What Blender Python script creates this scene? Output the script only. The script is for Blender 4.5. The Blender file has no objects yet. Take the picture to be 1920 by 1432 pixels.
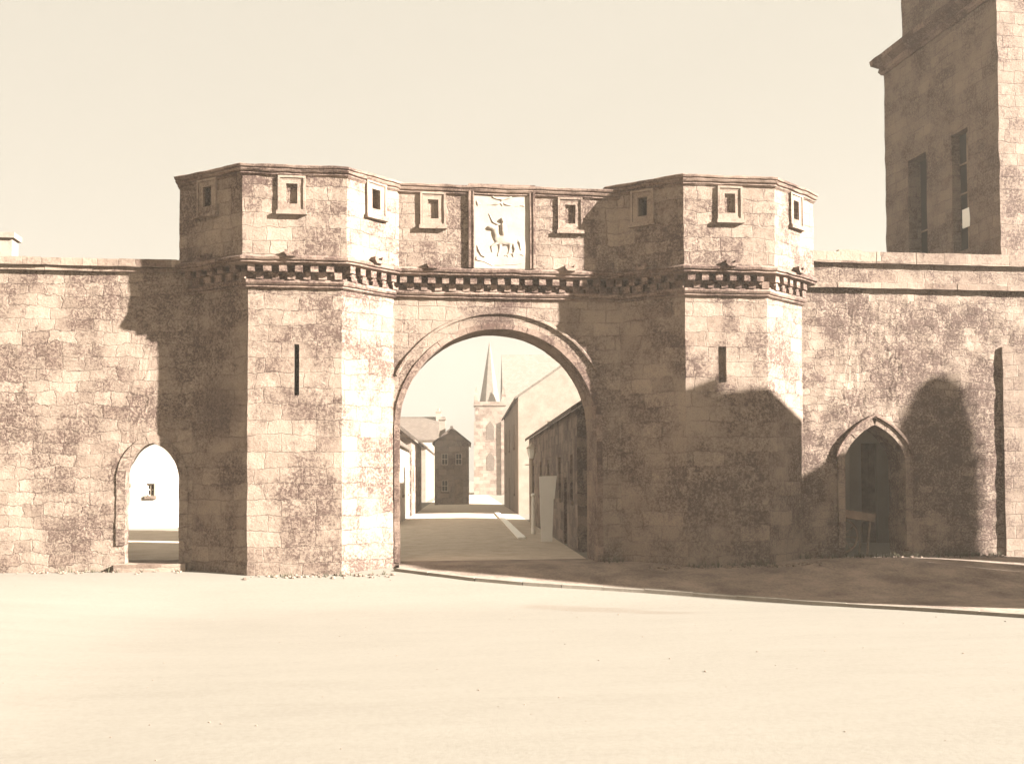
import bpy, bmesh, math, random
from mathutils import Vector, Matrix, noise
R = math.radians
random.seed(7)
C = bpy.context.scene.collection
sc = bpy.context.scene

# ------------------------------------------------------------------ camera
cam_d = bpy.data.cameras.new('camera'); cam = bpy.data.objects.new('camera', cam_d); C.objects.link(cam)
cam.matrix_world = (Matrix.Translation((0, 0, 1.93)) @ Matrix.Rotation(R(-7.5), 4, 'Z')
                    @ Matrix.Rotation(R(92.0), 4, 'X') @ Matrix.Rotation(R(-.25), 4, 'Z'))
cam_d.sensor_width = 36; cam_d.lens = 37.5; cam_d.shift_y = .0594
cam_d.clip_start = .1; cam_d.clip_end = 3000
sc.camera = cam

# ------------------------------------------------------------------ light
SUN_EL, SUN_AZ = 23.5, 63.5          # azimuth measured from the wall's normal towards the right
hx, hy = math.sin(R(SUN_AZ)), -math.cos(R(SUN_AZ))         # horizontal direction TO the sun
to_sun = Vector((hx*math.cos(R(SUN_EL)), hy*math.cos(R(SUN_EL)), math.sin(R(SUN_EL))))
ld = bpy.data.lights.new('sun', 'SUN'); ld.energy = 5.0; ld.angle = R(.7); ld.color = (1, .995, .96)
lo = bpy.data.objects.new('sun', ld); C.objects.link(lo)
lo.rotation_euler = to_sun.to_track_quat('Z', 'Y').to_euler(); lo.location = (30, -20, 30)

w = bpy.data.worlds.new('World'); sc.world = w; w.use_nodes = True
nt = w.node_tree; N = nt.nodes; L = nt.links; N.clear()
out = N.new('ShaderNodeOutputWorld'); bg = N.new('ShaderNodeBackground')
sky = N.new('ShaderNodeTexSky'); sky.sky_type = 'NISHITA'; sky.sun_disc = False
sky.sun_elevation = R(SUN_EL); sky.sun_rotation = math.atan2(hx, hy); sky.dust_density = 4
bw = N.new('ShaderNodeRGBToBW'); L.new(sky.outputs[0], bw.inputs[0])
mr = N.new('ShaderNodeMapRange'); mr.inputs['From Min'].default_value = 0; mr.inputs['From Max'].default_value = 12
mr.inputs['To Min'].default_value = 2.5; mr.inputs['To Max'].default_value = 3.3
L.new(bw.outputs[0], mr.inputs[0])
mx = N.new('ShaderNodeVectorMath'); mx.operation = 'SCALE'; mx.inputs[0].default_value = (.735, .672, .56)
L.new(mr.outputs[0], mx.inputs['Scale']); L.new(mx.outputs[0], bg.inputs[0])
bg.inputs[1].default_value = .0505
L.new(bg.outputs[0], out.inputs[0])
vs = sc.view_settings; vs.view_transform = 'Standard'; vs.look = 'None'; vs.gamma = 1; vs.exposure = 3.0
sc.cycles.max_bounces = 6; sc.cycles.volume_bounces = 1
sc.cycles.use_denoising = True

# ------------------------------------------------------------------ materials
def mat(name):
    m = bpy.data.materials.new(name); m.use_nodes = True
    t = m.node_tree; b = t.nodes['Principled BSDF']; b.inputs['Roughness'].default_value = .9
    b.inputs['Specular IOR Level'].default_value = .15
    return m, t, b
def ramp(t, src, stops):
    r = t.nodes.new('ShaderNodeValToRGB'); e = r.color_ramp.elements
    while len(e) > 1: e.remove(e[-1])
    e[0].position = stops[0][0]; e[0].color = tuple(stops[0][1])+(1,)
    for p, c in stops[1:]:
        x = e.new(p); x.color = tuple(c)+(1,)
    t.links.new(src, r.inputs[0]); return r.outputs[0]
def tnoise(t, vec, scale, detail=4, rough=.6, lac=2):
    n = t.nodes.new('ShaderNodeTexNoise'); n.inputs['Scale'].default_value = scale
    n.inputs['Detail'].default_value = detail; n.inputs['Roughness'].default_value = rough
    t.links.new(vec, n.inputs['Vector']); return n
def mixc(t, f, a, b, mode='MIX'):
    n = t.nodes.new('ShaderNodeMix'); n.data_type = 'RGBA'; n.blend_type = mode
    for s, v in ((n.inputs[0], f), (n.inputs[6], a), (n.inputs[7], b)):
        if isinstance(v, (int, float)): s.default_value = v
        elif isinstance(v, tuple): s.default_value = v+(1,)
        else: t.links.new(v, s)
    return n.outputs[2]
def math_(t, op, a, b=0.0, c=None):
    n = t.nodes.new('ShaderNodeMath'); n.operation = op
    for i, v in enumerate((a, b) if c is None else (a, b, c)):
        if isinstance(v, (int, float)): n.inputs[i].default_value = v
        else: t.links.new(v, n.inputs[i])
    return n.outputs[0]
PALE = (.22, .161, .119); MID = (.14, .092, .066); DARK = (.048, .026, .020); MORT = (.12, .076, .057)
def stone(name, bw_=.62, rh=.31, pale=PALE, mid=MID, dark=DARK, mort=MORT, mottle=.5, warp=.035, rub=0., msize=.012, seed=0., bump=.8, offs=.5, contrast=1., stains=()):
    m, t, b = mat(name)
    uv = t.nodes.new('ShaderNodeUVMap'); uv.uv_map = 'UVMap'
    geo = t.nodes.new('ShaderNodeTexCoord')
    P = geo.outputs['Object']
    # warp the coursing so that joints wander
    nw = tnoise(t, uv.outputs[0], 1.7, 3)
    nw2 = tnoise(t, uv.outputs[0], 9, 2)
    def sub(v, amt):
        a = t.nodes.new('ShaderNodeVectorMath'); a.operation = 'SUBTRACT'; a.inputs[1].default_value = (.5, .5, .5); t.links.new(v, a.inputs[0])
        c = t.nodes.new('ShaderNodeVectorMath'); c.operation = 'SCALE'; c.inputs['Scale'].default_value = amt; t.links.new(a.outputs[0], c.inputs[0]); return c.outputs[0]
    a1 = t.nodes.new('ShaderNodeVectorMath'); a1.operation = 'ADD'; t.links.new(uv.outputs[0], a1.inputs[0]); t.links.new(sub(nw.outputs['Color'], warp*4), a1.inputs[1])
    a2 = t.nodes.new('ShaderNodeVectorMath'); a2.operation = 'ADD'; t.links.new(a1.outputs[0], a2.inputs[0]); t.links.new(sub(nw2.outputs['Color'], warp), a2.inputs[1])
    a3 = t.nodes.new('ShaderNodeVectorMath'); a3.operation = 'ADD'; t.links.new(a2.outputs[0], a3.inputs[0]); a3.inputs[1].default_value = (seed*3.7, seed*.13, 0)
    V = a3.outputs[0]
    br = t.nodes.new('ShaderNodeTexBrick'); t.links.new(V, br.inputs['Vector'])
    br.inputs['Scale'].default_value = 1; br.inputs['Brick Width'].default_value = bw_; br.inputs['Row Height'].default_value = rh
    br.inputs['Mortar Size'].default_value = msize; br.inputs['Mortar Smooth'].default_value = .5
    br.offset = offs; br.squash = .7; br.squash_frequency = 3
    br.inputs['Color1'].default_value = (0, 0, 0, 1); br.inputs['Color2'].default_value = (1, 1, 1, 1); br.inputs['Mortar'].default_value = (.5, .5, .5, 1)
    blockv = br.outputs['Color']; fac = br.outputs['Fac']
    if rub > 0:                        # rubble: voronoi cells squashed into rough courses
        mp = t.nodes.new('ShaderNodeMapping'); t.links.new(V, mp.inputs[0]); mp.inputs['Scale'].default_value = (2.3, 5.6, 1)
        vo = t.nodes.new('ShaderNodeTexVoronoi'); vo.feature = 'DISTANCE_TO_EDGE'; vo.inputs['Randomness'].default_value = .65; vo.inputs['Scale'].default_value = 1; t.links.new(mp.outputs[0], vo.inputs['Vector'])
        v2 = t.nodes.new('ShaderNodeTexVoronoi'); v2.inputs['Randomness'].default_value = .65; v2.inputs['Scale'].default_value = 1; t.links.new(mp.outputs[0], v2.inputs['Vector'])
        e = ramp(t, vo.outputs['Distance'], [(0, (.8,)*3), (.12, (0, 0, 0))])
        big = tnoise(t, P, .45, 2); sel = ramp(t, big.outputs[0], [(.5-rub*.25, (1, 1, 1)), (.58-rub*.25+.02, (0, 0, 0))]) if rub < 1 else None
        s_ = t.nodes.new('ShaderNodeSeparateColor'); t.links.new(v2.outputs['Color'], s_.inputs[0])
        if sel is not None:
            fac = mixc(t, sel, e, fac); blockv = mixc(t, sel, s_.outputs[0], blockv)
        else: fac, blockv = e, s_.outputs[0]
    if contrast < 1: blockv = math_(t, 'ADD', math_(t, 'MULTIPLY', blockv, contrast), .5*(1-contrast))
    base = ramp(t, blockv, [(0, mid), (.3, tuple((p*.8+q*.2) for p, q in zip(pale, mid))), (.62, pale), (.93, tuple(min(.62, p*1.2) for p in pale)), (1, tuple((p*.45+q*.55) for p, q in zip(pale, mid)))])
    joint = tnoise(t, P, 2.3, 3); jf = math_(t, 'MULTIPLY', fac, ramp(t, joint.outputs[0], [(.42, (.0,)*3), (.66, (.8,)*3)]))
    base = mixc(t, jf, base, tuple(v*.62 for v in mort))
    # speckled weathering: fine grain gated by broad patches and by the block
    fine = tnoise(t, P, 19, 6, .8); med = tnoise(t, P, 5.5, 6, .75); broad = tnoise(t, P, .9, 4, .6)
    grain = tnoise(t, P, 34, 5, .8)
    g1 = ramp(t, fine.outputs[0], [(.46, (0,)*3), (.56, (1,)*3)])
    g2 = ramp(t, med.outputs[0], [(.42, (0,)*3), (.66, (1,)*3)])
    g3 = ramp(t, broad.outputs[0], [(.38, (.04,)*3), (.6, (1.15,)*3)])
    gb = ramp(t, blockv, [(0, (1,)*3), (.4, (.7,)*3), (.75, (.4,)*3), (1, (.12,)*3)])
    f = math_(t, 'MULTIPLY', math_(t, 'MULTIPLY', math_(t, 'ADD', math_(t, 'MULTIPLY', g1, .75), math_(t, 'MULTIPLY', g2, .5)), g3), gb)
    f = math_(t, 'MULTIPLY', math_(t, 'ADD', f, math_(t, 'MULTIPLY', ramp(t, grain.outputs[0], [(.5, (0,)*3), (.6, (1,)*3)]), .2)), mottle*2.0)
    cl = t.nodes.new('ShaderNodeClamp'); t.links.new(f, cl.inputs[0]); cl.inputs['Max'].default_value = .9
    col = mixc(t, cl.outputs[0], base, dark)
    for (sx_, sz_, rx_, rz_, k_) in stains:      # old soot and damp, each in its own place
        sp = t.nodes.new('ShaderNodeSeparateXYZ'); t.links.new(P, sp.inputs[0])
        dx = math_(t, 'DIVIDE', math_(t, 'SUBTRACT', sp.outputs[0], sx_), rx_); dz = math_(t, 'DIVIDE', math_(t, 'SUBTRACT', sp.outputs[2], sz_), rz_)
        rr = math_(t, 'SQRT', math_(t, 'ADD', math_(t, 'MULTIPLY', dx, dx), math_(t, 'MULTIPLY', dz, dz)))
        rr = math_(t, 'ADD', rr, math_(t, 'MULTIPLY', math_(t, 'SUBTRACT', med.outputs[0], .5), 1.6))
        sf = math_(t, 'MULTIPLY', ramp(t, rr, [(.35, (1,)*3), (1.0, (0,)*3)]), k_)
        col = mixc(t, math_(t, 'MULTIPLY', sf, ramp(t, fine.outputs[0], [(.4, (.45,)*3), (.55, (1,)*3)])), col, dark)
    t.links.new(col, b.inputs['Base Color'])
    hgt = math_(t, 'SUBTRACT', math_(t, 'ADD', math_(t, 'MULTIPLY', med.outputs[0], .9), math_(t, 'MULTIPLY', fine.outputs[0], .5)), math_(t, 'MULTIPLY', fac, .55))
    bp = t.nodes.new('ShaderNodeBump'); bp.inputs['Strength'].default_value = bump; bp.inputs['Distance'].default_value = .035
    t.links.new(hgt, bp.inputs['Height']); t.links.new(bp.outputs[0], b.inputs['Normal'])
    return m
def plain(name, c1, c2, scale=3., bump=.3, rough=.9, fine=25.):
    m, t, b = mat(name); tc = t.nodes.new('ShaderNodeTexCoord')
    n1 = tnoise(t, tc.outputs['Object'], scale, 5, .65); n2 = tnoise(t, tc.outputs['Object'], fine, 4, .7)
    f = math_(t, 'ADD', math_(t, 'MULTIPLY', n1.outputs[0], .6), math_(t, 'MULTIPLY', n2.outputs[0], .4))
    t.links.new(ramp(t, f, [(.38, c1), (.6, c2)]), b.inputs['Base Color']); b.inputs['Roughness'].default_value = rough
    bp = t.nodes.new('ShaderNodeBump'); bp.inputs['Strength'].default_value = bump; bp.inputs['Distance'].default_value = .02
    t.links.new(f, bp.inputs['Height']); t.links.new(bp.outputs[0], b.inputs['Normal'])
    return m
def slates(name, c1, c2, w=.3, h=.22):
    m, t, b = mat(name); uv = t.nodes.new('ShaderNodeUVMap'); uv.uv_map = 'UVMap'
    br = t.nodes.new('ShaderNodeTexBrick'); t.links.new(uv.outputs[0], br.inputs['Vector'])
    br.inputs['Scale'].default_value = 1; br.inputs['Brick Width'].default_value = w; br.inputs['Row Height'].default_value = h
    br.inputs['Mortar Size'].default_value = .012
    br.inputs['Color1'].default_value = c1+(1,); br.inputs['Color2'].default_value = c2+(1,); br.inputs['Mortar'].default_value = tuple(v*.5 for v in c1)+(1,)
    tc = t.nodes.new('ShaderNodeTexCoord'); n = tnoise(t, tc.outputs['Object'], 1.2, 5)
    t.links.new(mixc(t, math_(t, 'MULTIPLY', n.outputs[0], .7), br.outputs['Color'], tuple(v*.7 for v in c1)), b.inputs['Base Color'])
    bp = t.nodes.new('ShaderNodeBump'); bp.inputs['Strength'].default_value = .5; bp.inputs['Distance'].default_value = .03; bp.invert = True
    t.links.new(br.outputs['Fac'], bp.inputs['Height']); t.links.new(bp.outputs[0], b.inputs['Normal'])
    return m
M = {}
M['ashlar'] = stone('ashlar', .72, .335, seed=1, contrast=.6, stains=((-3.25, 3.5, .6, .75, .8), (-1.55, 3.45, .4, .35, .5), (-.95, 3.1, .3, .7, .35)), mottle=.9, warp=.05)
M['parapet'] = stone('parapet_stone', .52, .29, seed=2, contrast=.6, mottle=.85, warp=.05)
M['rubble_left'] = stone('rubble_left', .56, .265, seed=3, mottle=.8, warp=.085, contrast=.6, msize=.014)
M['rubble_right'] = stone('rubble_right', .38, .19, seed=4, mottle=1.15, warp=.085, contrast=.55)
M['arch_wall'] = stone('arch_wall_stone', .62, .31, seed=5, contrast=.5, stains=((2.75, 5.6, .55, .3, .9), (3.05, 5.85, .3, .45, .7), (4.55, 5.3, .25, .8, .4)), mottle=.75)
M['trim'] = stone('moulded_stone', .8, .6, seed=6, mottle=1.2, msize=.006, bump=.5, pale=(.19, .130, .097))
M['frame'] = stone('window_surround', .8, .6, seed=9, mottle=.6, msize=.004, bump=.4, pale=(.235, .172, .128), contrast=.5)
M['carved'] = plain('carved_freestone', (.22, .175, .138), (.28, .228, .182), 2., .15)
M['coping'] = stone('coping_stone', 1.1, .5, seed=7, mottle=.5, msize=.008)
M['tall'] = stone('tall_house_stone', .6, .3, seed=8, mottle=.7, pale=(.20, .145, .107), contrast=.5)
M['harl'] = plain('harled_wall', (.17, .128, .098), (.25, .192, .148), 1.5)
M['pale_harl'] = plain('pale_limewash', (.27, .225, .18), (.33, .28, .225), 1.2)
M['brown_harl'] = stone('dark_rubble', .5, .25, seed=12, mottle=1.2, warp=.09, pale=(.15, .105, .08), mid=(.09, .06, .045))
M['church'] = stone('church_stone', .9, .45, seed=13, mottle=.5, warp=.05, contrast=.8, pale=(.22, .165, .127))
M['mid_harl'] = stone('weathered_rubble', .6, .3, seed=11, mottle=.9, warp=.09, contrast=.9, pale=(.24, .18, .14))
M['kerb'] = plain('kerb_stone', (.16, .13, .1), (.22, .185, .145), 3., .3)
M['slate'] = slates('slate', (.09, .065, .05), (.14, .105, .08))
M['pale_slate'] = slates('pale_slate', (.13, .103, .08), (.18, .145, .115), .4, .3)
M['dark'] = plain('dark_glass', (.012, .008, .006), (.03, .02, .014), 3, .05, .7)
M['wood'] = plain('weathered_wood', (.12, .08, .055), (.24, .17, .12), 4, .4)
M['white'] = plain('white_paint', (.86, .82, .74), (.9, .86, .78), 5, .1, .6)
M['iron'] = plain('painted_iron', (.35, .28, .21), (.5, .41, .32), 5, .1, .5)
M['bark'] = plain('bark', (.1, .07, .05), (.2, .14, .1), 6, .8)
M['leaf'] = plain('leaf', (.05, .045, .03), (.12, .1, .06), 4, .1)

# ------------------------------------------------------------------ mesh helpers
def jit(p, amp, f=2.6):
    v = noise.noise_vector(Vector(p)*f)*amp + noise.noise_vector(Vector(p)*f*4.3+Vector((9, 3, 5)))*amp*.6
    return Vector(p)+v
def uvs(bm):
    uvl = bm.loops.layers.uv.new('UVMap')
    for f in bm.faces:
        f.normal_update(); n = f.normal
        if abs(n.z) > .8: t = Vector((1, 0, 0)); b = Vector((0, 1, 0))
        else:
            t = Vector((-n.y, n.x, 0)).normalized(); b = n.cross(t)
            if b.z < 0: b = -b
        for l in f.loops: l[uvl].uv = (l.vert.co.dot(t), l.vert.co.dot(b))
class MB:
    def __init__(s): s.v = []; s.f = []
    def add(s, vs, fs, M=None):
        o = len(s.v)
        s.v += [tuple(M @ Vector(v)) if M is not None else tuple(v) for v in vs]
        s.f += [tuple(i+o for i in f) for f in fs]
        return s
    def box(s, x0, x1, y0, y1, z0, z1, M=None, step=None):
        if step is None:
            vs = [(x, y, z) for z in (z0, z1) for y in (y0, y1) for x in (x0, x1)]
            return s.add(vs, [(0, 2, 3, 1), (4, 5, 7, 6), (0, 1, 5, 4), (2, 6, 7, 3), (0, 4, 6, 2), (1, 3, 7, 5)], M)
        nx, ny, nz = [max(1, int(round(abs(b-a)/step))) for a, b in ((x0, x1), (y0, y1), (z0, z1))]
        idx = {}; vs = []; fs = []
        def g(i, j, k):
            if (i, j, k) not in idx:
                idx[i, j, k] = len(vs); vs.append((x0+(x1-x0)*i/nx, y0+(y1-y0)*j/ny, z0+(z1-z0)*k/nz))
            return idx[i, j, k]
        for i in range(nx):
            for j in range(ny):
                fs.append((g(i, j, 0), g(i, j+1, 0), g(i+1, j+1, 0), g(i+1, j, 0))); fs.append((g(i, j, nz), g(i+1, j, nz), g(i+1, j+1, nz), g(i, j+1, nz)))
        for i in range(nx):
            for k in range(nz):
                fs.append((g(i, 0, k), g(i+1, 0, k), g(i+1, 0, k+1), g(i, 0, k+1))); fs.append((g(i, ny, k), g(i, ny, k+1), g(i+1, ny, k+1), g(i+1, ny, k)))
        for j in range(ny):
            for k in range(nz):
                fs.append((g(0, j, k), g(0, j, k+1), g(0, j+1, k+1), g(0, j+1, k))); fs.append((g(nx, j, k), g(nx, j+1, k), g(nx, j+1, k+1), g(nx, j, k+1)))
        return s.add(vs, fs, M)
    def prism(s, poly, y0, y1, M=None):           # polygon in x,z extruded along y
        n = len(poly); vs = [(x, y0, z) for x, z in poly]+[(x, y1, z) for x, z in poly]
        fs = [tuple(range(n)), tuple(range(2*n-1, n-1, -1))]+[(i, i+n, (i+1) % n+n, (i+1) % n) for i in range(n)]
        return s.add(vs, fs, M)
    def tube(s, pts, r, M=None, n=8, flat=1.):
        pts = [Vector(p) for p in pts]; vs = []; fs = []
        rr = r if isinstance(r, (list, tuple)) else [r]*len(pts)
        for i, p in enumerate(pts):
            d = (pts[min(i+1, len(pts)-1)]-pts[max(i-1, 0)]).normalized()
            u = d.cross(Vector((0, 1, 0)))
            if u.length < .1: u = d.cross(Vector((1, 0, 0)))
            u.normalize(); v = d.cross(u)
            for k in range(n):
                a = 2*math.pi*k/n; q = u*math.cos(a)*rr[i]+v*math.sin(a)*rr[i]
                vs.append(p+Vector((q.x, q.y*flat, q.z)))
        for i in range(len(pts)-1):
            for k in range(n): fs.append((i*n+k, i*n+(k+1) % n, (i+1)*n+(k+1) % n, (i+1)*n+k))
        fs.append(tuple(range(n-1, -1, -1))); fs.append(tuple((len(pts)-1)*n+k for k in range(n)))
        return s.add(vs, fs, M)
    def ball(s, c, r, M=None, n=10, m=7):
        c = Vector(c); vs = [c+Vector((0, 0, r[2]))]; fs = []
        for i in range(1, m):
            for k in range(n):
                th = math.pi*i/m; ph = 2*math.pi*k/n
                vs.append(c+Vector((r[0]*math.sin(th)*math.cos(ph), r[1]*math.sin(th)*math.sin(ph), r[2]*math.cos(th))))
        vs.append(c-Vector((0, 0, r[2])))
        for k in range(n): fs.append((0, 1+k, 1+(k+1) % n)); fs.append((len(vs)-1, 1+(m-2)*n+(k+1) % n, 1+(m-2)*n+k))
        for i in range(m-2):
            for k in range(n): fs.append((1+i*n+k, 1+(i+1)*n+k, 1+(i+1)*n+(k+1) % n, 1+i*n+(k+1) % n))
        return s.add(vs, fs, M)
    def build(s, name, m, parent=None, amp=0, smooth=False, cut=None, jf=2.6, weld=False, origin=None):
        me = bpy.data.meshes.new(name)
        o_ = Vector(origin) if origin else Vector((0, 0, 0))
        me.from_pydata([Vector(v)-o_ for v in s.v], [], s.f)
        bm = bmesh.new(); bm.from_mesh(me)
        if weld: bmesh.ops.remove_doubles(bm, verts=bm.verts, dist=.0004)
        bmesh.ops.recalc_face_normals(bm, faces=bm.faces)
        uvs(bm)
        if amp:
            for v in bm.verts: v.co = jit(v.co+o_, amp, jf)-o_
        bm.to_mesh(me); bm.free()
        o = bpy.data.objects.new(name, me); C.objects.link(o)
        if cut:
            cm = MB(); 
            for c in cut: c(cm)
            cme = bpy.data.meshes.new('cut'); cme.from_pydata(cm.v, [], cm.f)
            b2 = bmesh.new(); b2.from_mesh(cme); bmesh.ops.recalc_face_normals(b2, faces=b2.faces); uvs(b2); b2.to_mesh(cme); b2.free()
            co = bpy.data.objects.new('cut', cme); C.objects.link(co)
            md = o.modifiers.new('b', 'BOOLEAN'); md.object = co; md.operation = 'DIFFERENCE'; md.solver = 'EXACT'
            dg = bpy.context.evaluated_depsgraph_get(); dg.update()
            nm = bpy.data.meshes.new_from_object(o.evaluated_get(dg)); o.modifiers.clear(); o.data = nm; nm.name = name
            bpy.data.objects.remove(co); me = nm
        for p in me.polygons: p.use_smooth = smooth
        me.materials.clear(); me.materials.append(M[m] if isinstance(m, str) else m)
        o.location = o_
        if parent is not None:
            o.parent = parent; o.location = o_-world_of(parent)
            o.rotation_euler = (0, 0, 0)
        return o
_w = {}
def world_of(p):
    v = Vector((0, 0, 0))
    while p is not None: v += p.location; p = p.parent
    return v
def thing(name, label, cat, loc, group=None):
    o = bpy.data.objects.new(name, None); C.objects.link(o); o.location = loc; o.empty_display_size = .3
    tag(o, label, cat, group); return o
def tag(o, label=None, cat=None, group=None, kind=None):
    for k, v in (('label', label), ('category', cat), ('group', group), ('kind', kind)):
        if v: o[k] = v
    return o

def offset(pts, e, closed=True):
    n = len(pts); P = [Vector(p) for p in pts]; res = []
    def nrm(a, b):
        t = (b-a).normalized(); return Vector((t.y, -t.x))
    for i in range(n):
        n1 = nrm(P[i-1], P[i]) if (closed or i > 0) else nrm(P[0], P[1])
        n2 = nrm(P[i], P[(i+1) % n]) if (closed or i < n-1) else nrm(P[-2], P[-1])
        m = n1+n2; res.append(P[i]+m*(2/m.dot(m))*e)
    return res
def sweep(mb, path, prof, step=.14, closed=True):
    """profile [(out, z)] swept along a plan path; solid, capped top and bottom (closed) or at the ends (open)"""
    pr = [prof[0]]
    for a, b in zip(prof, prof[1:]):
        k = max(1, int(round(math.dist(a, b)/step)))
        for i in range(1, k+1): pr.append((a[0]+(b[0]-a[0])*i/k, a[1]+(b[1]-a[1])*i/k))
    offs = {}
    def ring(e):
        e = round(e, 5)
        if e not in offs: offs[e] = offset(path, e, closed)
        return offs[e]
    n = len(path); segs = n if closed else n-1; ks = [max(1, int(round((Vector(path[(i+1) % n])-Vector(path[i])).length/step))) for i in range(segs)]
    vs = []; rows = len(pr); m = 0
    for r, (e, z) in enumerate(pr):
        q = ring(e); line = []
        for i in range(segs):
            a, b = q[i], q[(i+1) % n]
            for k in range(ks[i]): p = a.lerp(b, k/ks[i]); line.append((p.x, p.y, z))
        if not closed: line.append((q[-1].x, q[-1].y, z))
        m = len(line); vs += line
    fs = []
    for r in range(rows-1):
        for k in range(m if closed else m-1):
            k2 = (k+1) % m; fs.append((r*m+k, r*m+k2, (r+1)*m+k2, (r+1)*m+k))
    if closed: fs.append(tuple(range(m-1, -1, -1))); fs.append(tuple((rows-1)*m+k for k in range(m)))
    else:      # close the back (last profile row to the first) and both ends
        for k in range(m-1): fs.append(((rows-1)*m+k, (rows-1)*m+k+1, k+1, k))
        fs.append(tuple(r*m for r in range(rows))); fs.append(tuple(r*m+m-1 for r in range(rows-1, -1, -1)))
    mb.add(vs, fs)
def frame_of(P, Q, z=0):
    """local x along the face, local y pointing INTO the wall, z up"""
    P = Vector((P[0], P[1], z)); t = (Vector((Q[0], Q[1], z))-P).normalized(); inw = Vector((-t.y, t.x, 0))
    Mx = Matrix((t, inw, Vector((0, 0, 1)))).transposed().to_4x4(); Mx.translation = P
    return Mx

# ------------------------------------------------------------------ ground
def smooth(a, b, x):
    x = max(0, min(1, (x-a)/(b-a))); return x*x*(3-2*x)
def gz(x, y):
    z = -.36*(1-smooth(19.2, 24.0, y))*smooth(-9, -3, x)-.12*(1-smooth(19.2, 24, y))
    mound = .10*math.exp(-((x-11.4)/1.8)**2-((y-22.9)/.7)**2)
    return z+mound
def ground_obj():
    xs = [-1500, -400, -120, -60, -30]+[-20+.5*i for i in range(101)]+[40, 60, 120, 400, 1500]
    ys = [-600, -120, -40, -15]+[-6+.5*i for i in range(73)]+[34, 42, 60, 90, 140, 250, 600, 2000]
    mb = MB(); vs = [(x, y, gz(x, y)) for y in ys for x in xs]; n = len(xs)
    fs = [(j*n+i, j*n+i+1, (j+1)*n+i+1, (j+1)*n+i) for j in range(len(ys)-1) for i in range(n-1)]
    mb.add(vs, fs)
    m, t, b = mat('dusty_road'); tc = t.nodes.new('ShaderNodeTexCoord'); P = tc.outputs['Object']
    mp = t.nodes.new('ShaderNodeMapping'); mp.inputs['Scale'].default_value = (.35, 1.6, 1); mp.inputs['Rotation'].default_value = (0, 0, R(14)); t.links.new(P, mp.inputs[0])
    a = tnoise(t, mp.outputs[0], 1.1, 6, .65); g = tnoise(t, P, 14, 6, .8); d = tnoise(t, P, .35, 3)
    f = math_(t, 'ADD', math_(t, 'MULTIPLY', a.outputs[0], .35), math_(t, 'MULTIPLY', g.outputs[0], .65))
    base = ramp(t, f, [(.3, (.136, .115, .090)), (.5, (.162, .139, .110)), (.7, (.18, .157, .126))])
    # a worn, muddy streak by the kerb, in the place where it lies
    sx = t.nodes.new('ShaderNodeSeparateXYZ'); t.links.new(P, sx.inputs[0])
    ux = math_(t, 'MULTIPLY', math_(t, 'SUBTRACT', sx.outputs[0], 4.3), .62)
    uy = math_(t, 'MULTIPLY', math_(t, 'ADD', math_(t, 'SUBTRACT', sx.outputs[1], 19.35), math_(t, 'MULTIPLY', math_(t, 'SUBTRACT', sx.outputs[0], 4.3), .45)), 2.6)
    r2 = math_(t, 'SQRT', math_(t, 'ADD', math_(t, 'MULTIPLY', ux, ux), math_(t, 'MULTIPLY', uy, uy)))
    st = ramp(t, math_(t, 'ADD', r2, math_(t, 'MULTIPLY', math_(t, 'SUBTRACT', a.outputs[0], .5), 2.2)), [(.55, (1,)*3), (1.0, (0,)*3)])
    base = mixc(t, math_(t, 'MULTIPLY', math_(t, 'MULTIPLY', st, ramp(t, g.outputs[0], [(.4, (.1,)*3), (.6, (1,)*3)])), .6), base, (.12, .085, .06))
    t.links.new(base, b.inputs['Base Color'])
    bp = t.nodes.new('ShaderNodeBump'); bp.inputs['Strength'].default_value = .35; bp.inputs['Distance'].default_value = .02
    t.links.new(f, bp.inputs['Height']); t.links.new(bp.outputs[0], b.inputs['Normal'])
    o = mb.build('ground', m, smooth=True); tag(o, 'pale dusty open ground in front of the old gateway', kind='structure')
ground_obj()
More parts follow.
